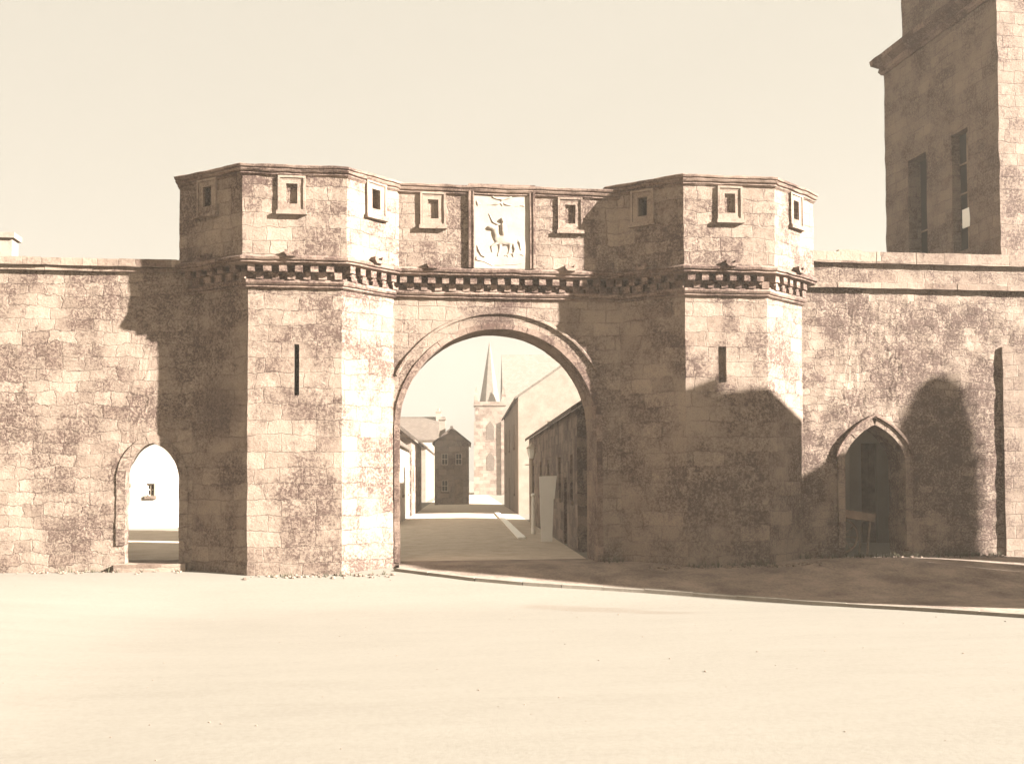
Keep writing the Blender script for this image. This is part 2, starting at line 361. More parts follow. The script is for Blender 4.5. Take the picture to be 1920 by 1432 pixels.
# pavement between gate and road, its kerb running obliquely from the arch to the right
def pavement():
    K = [Vector(p) for p in [(.6, 23.4), (1.81, 22.45), (3.29, 21.75), (5.37, 21.07), (7.36, 20.2), (9.3, 19.0), (11.2, 17.3), (13.0, 15.4), (15.5, 12.6)]]
    acc = [0]
    for a, b in zip(K, K[1:]): acc.append(acc[-1]+(b-a).length)
    def at(q):
        for i in range(len(K)-1):
            if q <= acc[i+1] or i == len(K)-2:
                u = (q-acc[i])/(acc[i+1]-acc[i]); p0, p1, p2, p3 = K[max(0, i-1)], K[i], K[i+1], K[min(len(K)-1, i+2)]
                return .5*((2*p1)+(p2-p0)*u+(2*p0-5*p1+4*p2-p3)*u*u+(3*p1-p0-3*p2+p3)*u**3)
    L_ = acc[-1]
    mb = MB(); n = 60; k = 14; vs = []; fs = []
    for i in range(n+1):
        p = at(L_*i/n)
        top = 25.0 if p.x < 5.5 else 24.4
        for j in range(k+1):
            y = p.y+(top-p.y)*j/k; vs.append((p.x, y, gz(p.x, y)+.06))
    for i in range(n):
        for j in range(k):
            a = i*(k+1)+j; fs.append((a, a+k+1, a+k+2, a+1))
    mb.add(vs, fs)
    m = plain('trodden_earth', (.10, .068, .05), (.26, .195, .15), 1.1, .9, .95, 18.)
    tag(mb.build('pavement', m, smooth=True), 'trodden earth footpath below the right tower', kind='structure')
    kb = MB(); x = 0
    while x < L_:
        l = random.uniform(.8, 1.2); a = at(x); b = at(min(L_, x+l-.012)); nn = (b-a).normalized(); nn = Vector((nn.y, -nn.x))
        ja = random.uniform(-.008, .008)
        q = [a, b, b+nn*.12, a+nn*.12]; vv = []
        for zz in (-.2,   .07+ja):
            for c in q: vv.append((c.x, c.y, gz(c.x, c.y)+zz))
        kb.add(vv, [(0, 3, 2, 1), (4, 5, 6, 7), (0, 1, 5, 4), (1, 2, 6, 5), (2, 3, 7, 6), (3, 0, 4, 7)]); x += l
    tag(kb.build('kerb', M['kerb'], amp=.006), 'thin stone kerb along the edge of the footpath', kind='structure')
pavement()

# ------------------------------------------------------------------ walls with an arched opening
def wall_arch(x0, x1, y0, y1, ztop, jl, jr, arch, zbot=-.7, step=.16, extra=()):
    """wall from x0 to x1, an opening between jl and jr whose head follows arch(x)"""
    def seg(a, b, s): k = max(1, int(round(abs(b-a)/s))); return [a+(b-a)*i/k for i in range(k)]
    xs = seg(x0, jl, step); k = 28
    xs += [jl+(jr-jl)*(1-math.cos(math.pi*i/k))/2 for i in range(k)]+seg(jr, x1, step)+[x1]
    zs = seg(zbot, arch(jl), step)+seg(arch(jl), ztop, step)+[ztop]
    def H(i, inside):
        x = xs[i]; return arch(x) if inside else zbot
    mb = MB()
    ia = min(range(len(xs)), key=lambda i: abs(xs[i]-jl)); ib = min(range(len(xs)), key=lambda i: abs(xs[i]-jr))
    for i in range(len(xs)-1):
        ins = ia <= i < ib
        ha, hb = (arch(xs[i]), arch(xs[i+1])) if ins else (zbot, zbot)
        for j in range(len(zs)-1):
            c = [max(zs[j], ha), max(zs[j], hb), max(zs[j+1], hb), max(zs[j+1], ha)]
            if c[2]-c[1] < 1e-5 and c[3]-c[0] < 1e-5: continue
            for y in (y0, y1):
                pts = [(xs[i], y, c[0]), (xs[i+1], y, c[1]), (xs[i+1], y, c[2]), (xs[i], y, c[3])]
                if c[3]-c[0] < 1e-5: pts.pop(3)
                elif c[2]-c[1] < 1e-5: pts.pop(2)
                mb.add(pts, [tuple(range(len(pts)))])
        ny = max(1, int(round((y1-y0)/step)))
        for q in range(ny):
            ya, yb = y0+(y1-y0)*q/ny, y0+(y1-y0)*(q+1)/ny
            mb.add([(xs[i], ya, ztop), (xs[i+1], ya, ztop), (xs[i+1], yb, ztop), (xs[i], yb, ztop)], [(0, 1, 2, 3)])
            if ins: mb.add([(xs[i], ya, ha), (xs[i+1], ya, hb), (xs[i+1], yb, hb), (xs[i], yb, ha)], [(0, 1, 2, 3)])
    ny = max(1, int(round((y1-y0)/step)))
    for q in range(ny):
        ya, yb = y0+(y1-y0)*q/ny, y0+(y1-y0)*(q+1)/ny
        for j in range(len(zs)-1):
            for x in (x0, x1)+((jl, jr) if zs[j+1] <= arch(jl)+1e-4 else ()):
                mb.add([(x, ya, zs[j]), (x, yb, zs[j]), (x, yb, zs[j+1]), (x, ya, zs[j+1])], [(0, 1, 2, 3)])
    return mb
def semicircle(cx, zc, r):
    return lambda x: zc+math.sqrt(max(0, r*r-(x-cx)**2))
def pointed(cx, hw, zs, rise):
    """two arcs meeting at an apex"""
    Rr = (hw*hw+rise*rise)/(2*hw) if rise > hw else None
    def f(x):
        u = min(1, abs(x-cx)/hw)
        if Rr:
            d = Rr-hw+abs(x-cx)      # distance from the arc's centre on the other side
            return zs+math.sqrt(max(0, Rr*Rr-d*d))
        return zs+rise*(.72*math.sqrt(max(0, 1-u*u))+.28*(1-u))
    return f
def voussoirs(mb, curve, w, y0, y1, stone_len=.3, joint=.008, sub=3):
    """ring of wedge stones; curve = list of (x, z), ring lies outside it by w"""
    pts = [Vector(p) for p in curve]; L_ = [0]
    for a, b in zip(pts, pts[1:]): L_.append(L_[-1]+(b-a).length)
    def at(s):
        s = max(0, min(L_[-1], s))
        for i in range(len(pts)-1):
            if s <= L_[i+1] or i == len(pts)-2:
                t = (s-L_[i])/max(1e-9, L_[i+1]-L_[i]); d = (pts[i+1]-pts[i]).normalized()
                return pts[i].lerp(pts[i+1], t), Vector((-d.y, d.x))
    n = max(3, int(round(L_[-1]/stone_len)))
    for k in range(n):
        a, b = L_[-1]*k/n+joint/2, L_[-1]*(k+1)/n-joint/2
        ww = w; yy = y0+random.uniform(-.008, .008)
        inner = []; outer = []
        for i in range(sub+1):
            p, nn = at(a+(b-a)*i/sub); inner.append(p+nn*.001); outer.append(p+nn*ww)
        poly = inner+outer[::-1]
        mb.prism([(p.x, p.y) for p in poly], yy, y1)

YW = 24.05
# --- left wall
lw_arch = pointed(-4.73, .56, 1.98, .80)
lw = thing('town_wall', 'long rubble town wall left of the gateway with a narrow pointed wicket', 'wall', (-4.7, YW, 0))
wall_arch(-22, -3.75, YW, YW+.34, 6.5, -5.29, -4.17, lw_arch).build('wall', 'rubble_left', lw, amp=.022, weld=True)
def coping(x0, x1, zlo, zhi, parent, mname='coping', y0=-.16, y1=1.1, name='coping', prof=None):
    mb = MB(); x = x0
    while x < x1:
        l = random.uniform(.7, 1.3); dz = random.uniform(-.012, .012)
        mb.box(x, min(x1, x+l)-.008, YW+y0+random.uniform(-.01, .01), YW+y1, zlo, zhi+dz, step=.2); x += l
    return mb.build(name, mname, parent, amp=.012)
coping(-22, -3.7, 6.6, 6.76, lw, y1=.5)
coping(-22, -3.7, 6.5, 6.6, lw, y0=-.09, y1=.4, name='bed_course')
curve = [(-5.29, .55)]+[(-5.29, .55+.2*i) for i in range(1, 7)]
curve += [(-4.73-.56*math.cos(math.pi*i/24), lw_arch(-4.73-.56*math.cos(math.pi*i/24))) for i in range(0, 25)]
curve += [(-4.17, 1.9-.2*i) for i in range(0, 7)]
mb = MB(); voussoirs(mb, curve, .19, YW-.03, YW+.3, .27); mb.build('arch_ring', 'arch_wall', lw, amp=.01)
mb = MB(); mb.box(-5.47, -3.98, YW-.28, YW+1.1, -.3, .16, step=.2); mb.build('threshold_step', 'coping', lw, amp=.012)
# --- right wall
rw_arch = pointed(11.86, .76, 2.35, .88)
def rwA(x):
    u = min(1, abs(x-11.86)/.76); return 2.35+.86*(.62*math.sqrt(max(0, 1-u*u))+.38*(1-u))
rw = thing('town_wall', 'tall rubble town wall right of the gateway with a wider wicket in shadow', 'wall', (11.9, YW, 0))
wall_arch(9.8, 32, YW, YW+.8, 6.5, 11.10, 12.62, rwA).build('wall', 'rubble_right', rw, amp=.03, weld=True)
mb = MB(); mb.box(9.7, 32, YW-.0, YW+.8, 6.5, 7.06, step=.2); mb.build('parapet', 'ashlar', rw, amp=.012)
coping(9.8, 32, 6.46, 6.6, rw, y0=-.13, y1=.75, name='string_course')
coping(9.8, 32, 7.06, 7.33, rw, y0=-.12, y1=.95)
curve = [(11.10, .3+.25*i) for i in range(9)]+[(11.86-.76*math.cos(math.pi*i/24), rwA(11.86-.76*math.cos(math.pi*i/24))) for i in range(25)]+[(12.62, 2.3-.25*i) for i in range(9)]
mb = MB(); voussoirs(mb, curve, .17, YW-.06, YW+.3, .3); mb.build('arch_ring', 'arch_wall', rw, amp=.006)
mb = MB(); hc = [(x, z) for x, z in curve if z > 2.4]
hood = [(11.86+(x-11.86)*1.27, 2.35+(z-2.35)*1.26) for x, z in hc]
mb.tube([(x, YW-.07, z) for x, z in hood], .045, n=6); mb.build('hood_mould', 'trim', rw, amp=.005)
mb = MB(); mb.box(15.14, 16.3, YW-.09, YW+.02, -.6, 5.1, step=.2)
mb.build('buttress', 'tall', rw, amp=.012)
mb = MB(); mb.box(11.1, 11.7, YW+.12, YW+.62, 7.34, 7.42, step=.2); mb.build('loose_slab', 'coping', rw, amp=.012)

# ------------------------------------------------------------------ small moulded window on a parapet face
def window(parent, Fm, u, z, wdt=.57, h=.76, ow=.21, oh=.46, op=0.):
    """Fm: face frame whose y=0 is the parapet surface; u,z centre"""
    def ring(mb, W, Hh, t, y0, y1):
        mb.box(u-W/2, u-W/2+t, y0, y1, z-Hh/2, z+Hh/2, Fm, .12); mb.box(u+W/2-t, u+W/2, y0, y1, z-Hh/2, z+Hh/2, Fm, .12)
        mb.box(u-W/2+t, u+W/2-t, y0, y1, z+Hh/2-t, z+Hh/2, Fm, .12); mb.box(u-W/2+t, u+W/2-t, y0, y1, z-Hh/2, z-Hh/2+t, Fm, .12)
    a = Fm @ Vector((u, 0, z))
    win = MB(); ring(win, wdt-.11, h-.11, (wdt-.11-ow)/2-.015, -.03, .05)
    wo = win.build('window', 'frame', parent, amp=.006)
    fr = MB(); ring(fr, wdt, h, .045, -.06, .02); ring(fr, wdt-.10, h-.10, .035, -.035, .021)
    fr.build('frame', 'frame', wo, amp=.006)
    sl = MB(); sl.box(u-wdt/2-.03, u+wdt/2+.03, -.10, .03, z-h/2-.07, z-h/2+.01, Fm, .12); sl.build('sill', 'frame', wo, amp=.006)
def spout(parent, Fm, u, z):
    mb = MB(); mb.prism([(u-.14, z+.14), (u-.14, z+.07), (u-.09, z), (u+.09, z), (u+.14, z+.07), (u+.14, z+.14), (u+.07, z+.14), (u+.05, z+.07), (u-.05, z+.07), (u-.07, z+.14)], -.16, .05, Fm)
    mb.build('water_spout', 'trim', parent, amp=.008)

E_P = .27   # parapet overhang
STRING = [(-.12, 6.02), (.03, 6.02), (.075, 6.05), (.05, 6.085), (.09, 6.1), (.115, 6.14), (.10, 6.2), (-.12, 6.2)]
LEDGE = [(-.12, 6.50), (E_P-.04, 6.50), (E_P+.05, 6.53), (E_P+.035, 6.565), (E_P+.08, 6.585), (E_P+.09, 6.635), (E_P, 6.69), (-.12, 6.69)]
def cornice_prof(z): return [(-.2, z-.24), (E_P+.01, z-.24), (E_P+.055, z-.2), (E_P+.03, z-.165), (E_P+.075, z-.15), (E_P+.095, z-.11), (E_P+.07, z-.085), (E_P+.11, z-.07), (E_P+.12, z-.03), (E_P+.06, z), (-.2, z)]
def inset(prof, d): return prof
def corbels(parent, segs, pitch=.315):
    ct = MB()
    for Fm, a, b in segs: ct.box(a, b, -.03, .03, 6.21, 6.5, Fm, .3)
    cto = ct.build('corbel_table', 'trim', parent, amp=.004)
    for Fm, a, b in segs:
        n = max(2, int(round((b-a)/pitch))); p = (b-a)/n
        for i in range(n):
            for row in (0, 1):
                uc = a+p*(i+.27+.5*row); wd = p*.5
                if uc+wd/2 > b+.05: continue
                z0, z1, o = ((6.35, 6.5, .24), (6.205, 6.355, .13))[row]
                w_ = wd*random.uniform(.9, 1.08)
                mb = MB(); mb.box(uc-w_/2, uc+w_/2, -o+random.uniform(-.015, .015), .02, z0, z1, Fm, .08)
                if row == 1: mb.box(uc-p*.25-w_*.45, uc-p*.25+w_*.1, -.12, .02, 6.30, 6.36, Fm, .08)
                mb.build('corbel', 'trim', cto, amp=.012, jf=6)

def slit(u0, u1, z0, z1, Fm, rnd=.0, depth=.5):
    def f(cm):
        pts = [(u0, z1), (u0, z0)]
        if rnd:
            c = ((u0+u1)/2, z0); k = 10
            a0 = math.asin((u1-u0)/2/rnd)
            pts = [(u0, z1)]+[(c[0]-rnd*math.sin(a0+(2*math.pi-2*a0)*i/k), c[1]+rnd*math.cos(a0+(2*math.pi-2*a0)*i/k)) for i in range(k+1)]+[(u1, z1)]
        else: pts += [(u1, z0), (u1, z1)]
        cm.prism(pts, -.3, depth, Fm)
    return f
def box_cut(u, z, ow, oh, Fm, depth):
    return lambda cm: cm.box(u-ow/2, u+ow/2, -.3, depth, z-oh/2, z+oh/2, Fm)

def tower(label, P4, ztop, wins, slitf, xr):
    A, B, Cc, D = [Vector(p) for p in P4]
    loop = [A, B, Cc, D, Vector((D.x, 26.2)), Vector((A.x, 26.2))]
    t = thing('gate_tower', label, 'tower', ((A.x+D.x)/2, YW, 0), 'half octagonal towers flanking the gateway')
    faces = []
    off = offset(loop, E_P)
    Fb = [frame_of(loop[i], loop[i+1]) for i in range(3)]
    Fp = [frame_of(off[i], off[i+1]) for i in range(3)]
    mb = MB(); sweep(mb, loop, [(0, -.7), (0, 6.55)]); so = mb.build('shaft', 'ashlar', t, amp=.014, cut=[slitf(Fb[1])])
    if B.x < 0:                         # the corner by the wicket is worn and broken near the ground
        w0 = world_of(t)
        for v in so.data.vertices:
            p = v.co+w0; d = math.hypot(p.x-B.x, p.y-B.y)
            if d < .38 and p.z < 1.9:
                k = (1-d/.38)*min(1, (1.9-p.z)*2)*(.06+.16*max(0, noise.noise(Vector((3, 1, p.z*2.6)))+.35))
                v.co += Vector((.45, .9, 0))*k
    mb = MB(); sweep(mb, loop, [(E_P, 6.66), (E_P, ztop-.2)])
    mb.build('parapet', 'parapet', t, amp=.014, cut=[box_cut(u, z, .21, .46, Fp[i], d) for i, u, z, d in wins])
    mb = MB(); sweep(mb, loop, cornice_prof(ztop), .12); mb.build('cornice', 'trim', t, amp=.022)
    mb = MB(); sweep(mb, loop, STRING, .12); mb.build('string_course', 'trim', t, amp=.008)
    mb = MB(); sweep(mb, loop, LEDGE, .12); mb.build('ledge', 'trim', t, amp=.016)
    segs = [(Fb[i], 0, (loop[i+1]-loop[i]).length) for i in range(3)]
    corbels(t, segs)
    for i, u, z, d in wins:
        window(t, Fp[i], u, z); spout(t, Fp[i], u+.0, 6.64)
    return t
LT = [(-3.9, YW), (-2.6, 23.03), (-.63, 23.03), (.5, YW)]
RT = [(5.7, YW), (6.95, 23.03), (8.86, 23.03), (10.1, YW)]
tower('left half octagonal gate tower, beside the narrow wicket, with a long dark arrow slit', LT, 8.60,
      [(0, .86, 8.04, .45), (1, 1.02, 7.99, .05), (2, .82, 8.07, .35)], lambda F: slit(.965, 1.07, 3.75, 4.84, F, .0), 0)
tower('right half octagonal gate tower, its foot in broad shadow, with a short slit', RT, 8.69,
      [(0, .85, 8.1, .45), (1, 1.06, 8.07, .05), (2, .96, 8.12, .35)], lambda F: slit(.76, .94, 4.1, 4.9, F, 0, .2), 0)

# ------------------------------------------------------------------ centre
ag = thing('archway', 'round headed gate arch with a carved panel above, between the two towers', 'archway', (2.88, YW, 0))
arch = semicircle(2.88, 3.12, 2.25)
wall_arch(.45, 5.8, YW, YW+1.15, 6.55, .63, 5.13, arch).build('wall', 'arch_wall', ag, amp=.014, weld=True)
# chamfered ring of voussoirs in two orders
cv = [(.63, .1+.3*i) for i in range(10)]+[(2.88-2.25*math.cos(math.pi*i/40), 3.12+2.25*math.sin(math.pi*i/40)) for i in range(41)]+[(5.13, 2.9-.3*i) for i in range(10)]
mb = MB(); voussoirs(mb, cv, .13, YW-.035, YW+.25, .34)
mb.build('arch_ring', 'trim', ag, amp=.008)
cvo = [(2.88-2.62*math.cos(math.pi*i/40), 3.12+2.62*math.sin(math.pi*i/40)) for i in range(6, 35)]
mb = MB(); mb.tube([(x, YW-.02, z) for x, z in cvo], .045, n=6); mb.build('hood_mould', 'arch_wall', ag, amp=.008)
cp = [Vector((.3, YW)), Vector((5.9, YW))]
mb = MB(); mb.box(.4, 5.8, YW-E_P, YW+.8, 6.66, 8.36, step=.14)
FC = frame_of((0, YW-E_P), (1, YW-E_P)); FCb = frame_of((0, YW), (1, YW))
cwins = [(1.365, 8.01, .05), (4.49, 7.98, .05)]
mb.build('parapet', 'parapet', ag, amp=.014, cut=[box_cut(u, z, .21, .46, FC, d) for u, z, d in cwins])
for prof, nm, dz in ((cornice_prof(8.575), 'cornice', 0), (STRING, 'string_course', .012), (LEDGE, 'ledge', .012)):
    mb = MB()
    sweep(mb, cp, [(a, b+dz) for a, b in prof], .12, False); mb.build(nm, 'trim', ag, amp=.018)
corbels(ag, [(FCb, .62, 5.65)])
for u, z, d in cwins: window(ag, FC, u, z); spout(ag, FC, u, 6.655)
# carved panel
def panel():
    x0, x1, z0, z1 = 2.16, 3.68, 6.70, 8.62
    y = YW-E_P
    pb = MB(); pb.box(x0+.1, x1-.1, y-.02, y+.02, z0, z1-.1, step=.15)
    p = pb.build('carved_panel', 'carved', ag, amp=.004)
    fr = MB()
    for (w_, yo, ins) in ((.05, .085, 0), (.035, .055, .052), (.03, .075, .095)):
        a, b = x0+ins, x1-ins
        fr.box(a, a+w_, y-yo, y+.03, z0, z1-ins-.02, step=.15); fr.box(b-w_, b, y-yo, y+.03, z0, z1-ins-.02, step=.15)
        fr.box(a+w_, b-w_, y-yo+.002, y+.03, z1-ins-w_-.02, z1-ins-.021, step=.15)
    fr.build('frame', 'trim', p, amp=.007)
    r = MB(); yy = y-.022; cx = (x0+x1)/2
    def rib(pts, rad, fl=.6): r.tube([(x, yy, z) for x, z in pts], rad, n=7, flat=fl)
    def arc(xa, za, xb, zb, sag, n=9): return [(xa+(xb-xa)*i/n, za+(zb-za)*i/n-sag*4*(i/n)*(1-i/n)) for i in range(n+1)]
    rib(arc(cx-.22, 8.34, cx+.22, 8.34, .06), .028)                       # top ribbon and looped fillets
    rib(arc(cx-.55, 8.17, cx-.04, 8.2, .05), [.04, .02, .014, .014, .014, .014, .02, .03, .04, .03]); rib(arc(cx+.03, 8.2, cx+.52, 8.16, .05), [.03, .04, .03, .02, .014, .014, .014, .014, .02, .035])
    rib([(cx-.57, 8.24), (cx-.56, 8.16), (cx-.53, 8.1)], .02); rib([(cx, 8.25), (cx-.01, 8.17), (cx+.03, 8.12)], .02)
    # horse and rider, much weathered
    r.ball((cx+.1, yy, 7.36), (.29, .05, .14)); r.ball((cx-.13, yy, 7.5), (.10, .045, .18)); r.ball((cx-.24, yy, 7.62), (.105, .05, .055))
    r.ball((cx+.03, yy-.01, 7.58), (.085, .075, .17)); r.ball((cx+.02, yy-.01, 7.8), (.055, .05, .065))
    rib([(cx+.34, 7.42), (cx+.42, 7.3), (cx+.43, 7.12)], [.04, .035, .02])
    rib([(cx-.08, 7.3), (cx-.24, 7.2), (cx-.22, 7.06)], [.05, .035, .025]); rib([(cx-.04, 7.27), (cx-.06, 7.12), (cx-.1, 6.98)], [.05, .035, .025])
    rib([(cx+.26, 7.3), (cx+.3, 7.14), (cx+.24, 6.98)], [.055, .035, .025]); rib([(cx+.18, 7.28), (cx+.17, 7.12), (cx+.12, 6.98)], [.05, .03, .025])
    rib([(cx-.02, 7.68), (cx-.2, 7.76), (cx-.3, 7.95)], [.035, .03, .02])
    # scrolled ground and tasselled ribbon below
    rib([(cx-.57, 7.22), (cx-.52, 7.12), (cx-.47, 7.0), (cx-.38, 6.96)], .03); rib([(cx-.57, 6.98), (cx-.57, 6.9), (cx-.4, 6.85), (cx-.2, 6.76)], [.035, .03, .026, .02])
    rib(arc(cx-.18, 6.78, cx+.55, 6.86, .03), .018); rib(arc(cx+.05, 7.0, cx+.5, 7.02, -.04), .02)
    ro = r.build('relief', 'carved', p, amp=.014, jf=7, smooth=True)
    md = ro.modifiers.new('r', 'REMESH'); md.mode = 'VOXEL'; md.voxel_size = .013; md.use_smooth_shade = True
    m2 = ro.modifiers.new('s', 'SMOOTH'); m2.factor = .6; m2.iterations = 4
    dg = bpy.context.evaluated_depsgraph_get(); dg.update()
    nm = bpy.data.meshes.new_from_object(ro.evaluated_get(dg)); ro.modifiers.clear(); ro.data = nm
    if not nm.materials: nm.materials.append(M['carved'])
    else: nm.materials[0] = M['carved']
panel()

# ------------------------------------------------------------------ houses
def house(name, label, cat, Mx, w, dep, eave, rise, ridge='x', wall='harl', roof='slate', wins=(), doors=(), chim=(), group=None, over=.18, detail=True):
    """Mx places local (0,0): front wall along x at y=0, depth along +y"""
    o = Mx.translation; t = thing(name, label, cat, (o.x, o.y, 0), group)
    cuts = []
    mb = MB()
    if ridge == 'x': mb.add([(0, 0, -.6), (w, 0, -.6), (w, dep, -.6), (0, dep, -.6), (0, 0, eave), (w, 0, eave), (w, dep, eave), (0, dep, eave), (0, dep/2, eave+rise), (w, dep/2, eave+rise)],
        [(0, 3, 2, 1), (0, 1, 5, 4), (2, 3, 7, 6), (1, 2, 6, 9, 5), (3, 0, 4, 8, 7), (4, 5, 9, 8), (7, 8, 9, 6)], Mx)
    else: mb.add([(0, 0, -.6), (w, 0, -.6), (w, dep, -.6), (0, dep, -.6), (0, 0, eave), (w, 0, eave), (w, dep, eave), (0, dep, eave), (w/2, 0, eave+rise), (w/2, dep, eave+rise)],
        [(0, 3, 2, 1), (0, 1, 5, 8, 4), (2, 3, 7, 9, 6), (1, 2, 6, 5), (3, 0, 4, 7), (4, 8, 9, 7), (8, 5, 6, 9)], Mx)
    FF = {'front': Mx, 'left': Mx @ Matrix.Translation((0, dep, 0)) @ Matrix.Rotation(R(-90), 4, 'Z'), 'right': Mx @ Matrix.Translation((w, 0, 0)) @ Matrix.Rotation(R(90), 4, 'Z')}
    for f, u, z, ww, hh in list(wins)+[(f, u, h/2-.05, ww, h+.1) for f, u, ww, h in doors]:
        cuts.append(box_cut(u, z, ww, hh, FF[f], .22))
    mb.build('wall', wall, t, cut=cuts or None)
    th = .14; rf = MB()
    if ridge == 'x':
        s = rise/(dep/2)
        for sg in (0, 1):
            y0, y1 = (-over, dep/2) if sg == 0 else (dep+over, dep/2)
            z0 = eave-s*over; z1 = eave+rise
            vs = [(-over, y0, z0), (w+over, y0, z0), (w+over, y1, z1), (-over, y1, z1)]
            rf.add([(x, y, z+.01) for x, y, z in vs]+[(x, y, z+th) for x, y, z in vs], [(0, 3, 2, 1), (4, 5, 6, 7), (0, 1, 5, 4), (1, 2, 6, 5), (2, 3, 7, 6), (3, 0, 4, 7)], Mx)
        rf.box(-over, w+over, dep/2-.12, dep/2+.12, eave+rise+.06, eave+rise+.2, Mx)
    else:
        s = rise/(w/2)
        for sg in (0, 1):
            x0, x1 = (-over, w/2) if sg == 0 else (w+over, w/2)
            z0 = eave-s*over; z1 = eave+rise
            vs = [(x0, -over, z0), (x1, -over, z1), (x1, dep+over, z1), (x0, dep+over, z0)]
            rf.add([(x, y, z+.01) for x, y, z in vs]+[(x, y, z+th) for x, y, z in vs], [(0, 3, 2, 1), (4, 5, 6, 7), (0, 1, 5, 4), (1, 2, 6, 5), (2, 3, 7, 6), (3, 0, 4, 7)], Mx)
        rf.box(w/2-.12, w/2+.12, -over, dep+over, eave+rise+.06, eave+rise+.2, Mx)
    ro = rf.build('roof', roof, t)
    for f, u, z, ww, hh in wins:
        F = FF[f]; wm = MB()
        wm.box(u-ww/2, u+ww/2, .12, .16, z-hh/2, z+hh/2, F); wo = wm.build('window', 'dark', t)
        if detail:
            fm = MB()
            for a, b, c, d in ((-ww/2, -ww/2+.05, -hh/2, hh/2), (ww/2-.05, ww/2, -hh/2, hh/2), (-ww/2, ww/2, hh/2-.05, hh/2), (-ww/2, ww/2, -hh/2, -hh/2+.05), (-.02, .02, -hh/2, hh/2), (-ww/2, ww/2, -.025, .025)):
                fm.box(u+a+.001, u+b-.001, .08, .121, z+c+.001, z+d-.001, F)
            fm.build('frame', 'iron', wo)
            s_ = MB(); s_.box(u-ww/2-.08, u+ww/2+.08, -.07, .1, z-hh/2-.12, z-hh/2-.002, F); s_.build('sill', 'coping', wo)
    for f, u, ww, h in doors:
        dm = MB(); dm.box(u-ww/2, u+ww/2, .13, .18, 0, h, FF[f]); do = dm.build('door', 'wood', t)
        dp = MB()
        for a in (-.27, .27):
            for z0_, z1_ in ((.15, .42), (.5, .93)): dp.box(u+ww*a-ww*.17, u+ww*a+ww*.17, .115, .131, h*z0_, h*z1_, FF[f])
        dp.build('door_panel', 'wood', do)
    for cx, cy, cw, cd, h in chim:
        cm = MB(); zb = eave+.2; zt = eave+rise+h
        cm.box(cx-cw/2, cx+cw/2, cy-cd/2, cy+cd/2, zb, zt, Mx); cm.box(cx-cw/2-.07, cx+cw/2+.07, cy-cd/2-.07, cy+cd/2+.07, zt, zt+.14, Mx)
        n = int(cw/.45) if cw > .5 else (1 if cd > .55 else 0)
        for i in range(n):
            px = cx+(i-(n-1)/2)*.38; cm.tube([(px, cy, zt+.13), (px, cy, zt+.5)], [.12, .09], Mx)
        cm.build('chimney', 'harl' if wall != 'brown_harl' else 'brown_harl', ro)
    return t
SA = R(-4.98)
ST = Matrix.Rotation(SA, 4, 'Z')                 # street frame: x across (right), y along
def street(e, q, turn=0): return ST @ Matrix.Translation((e, q, 0)) @ Matrix.Rotation(R(turn), 4, 'Z')

# near house on the right of the street: facade faces left (street), so local x runs back along the street
def left_facing(e, q0, q1): return street(e, q1, -90)     # x: from q1 towards q0 ; y: away from the street
house('terraced_house', 'dark low house just beyond the arch, right side of the street', 'house', left_facing(3.0, 28.5, 50), 21.5, 6.2, 3.85, 2.0, wall='mid_harl',
      wins=[('front', 20.0, 2.0, .9, 1.3), ('front', 16.2, 2.0, .9, 1.3), ('front', 11.5, 2.0, .9, 1.3), ('front', 7.6, 2.0, .9, 1.3), ('front', 3.0, 2.0, .9, 1.3)],
      doors=[('front', 18.1, .95, 2.0), ('front', 9.6, .95, 2.0)], chim=[(.6, 3.1, 1.0, .6, .7)], group='houses along the street behind the gate')
house('gabled_house', 'tall pale gabled building rising behind the dark low house', 'house', street(3.0, 60), 7.2, 22, 6.6, 2.5, 'y', wall='harl', roof='pale_slate',
      wins=[('front', 2.0, 4.6, .8, 1.3), ('front', 5.0, 4.6, .8, 1.3), ('left', 4, 4.6, .9, 1.4), ('left', 10, 4.6, .9, 1.4), ('left', 17, 4.6, .9, 1.4), ('left', 4, 1.8, .9, 1.4), ('left', 17, 1.8, .9, 1.4)],
      doors=[('left', 10, 1., 2.1)], group='houses along the street behind the gate')
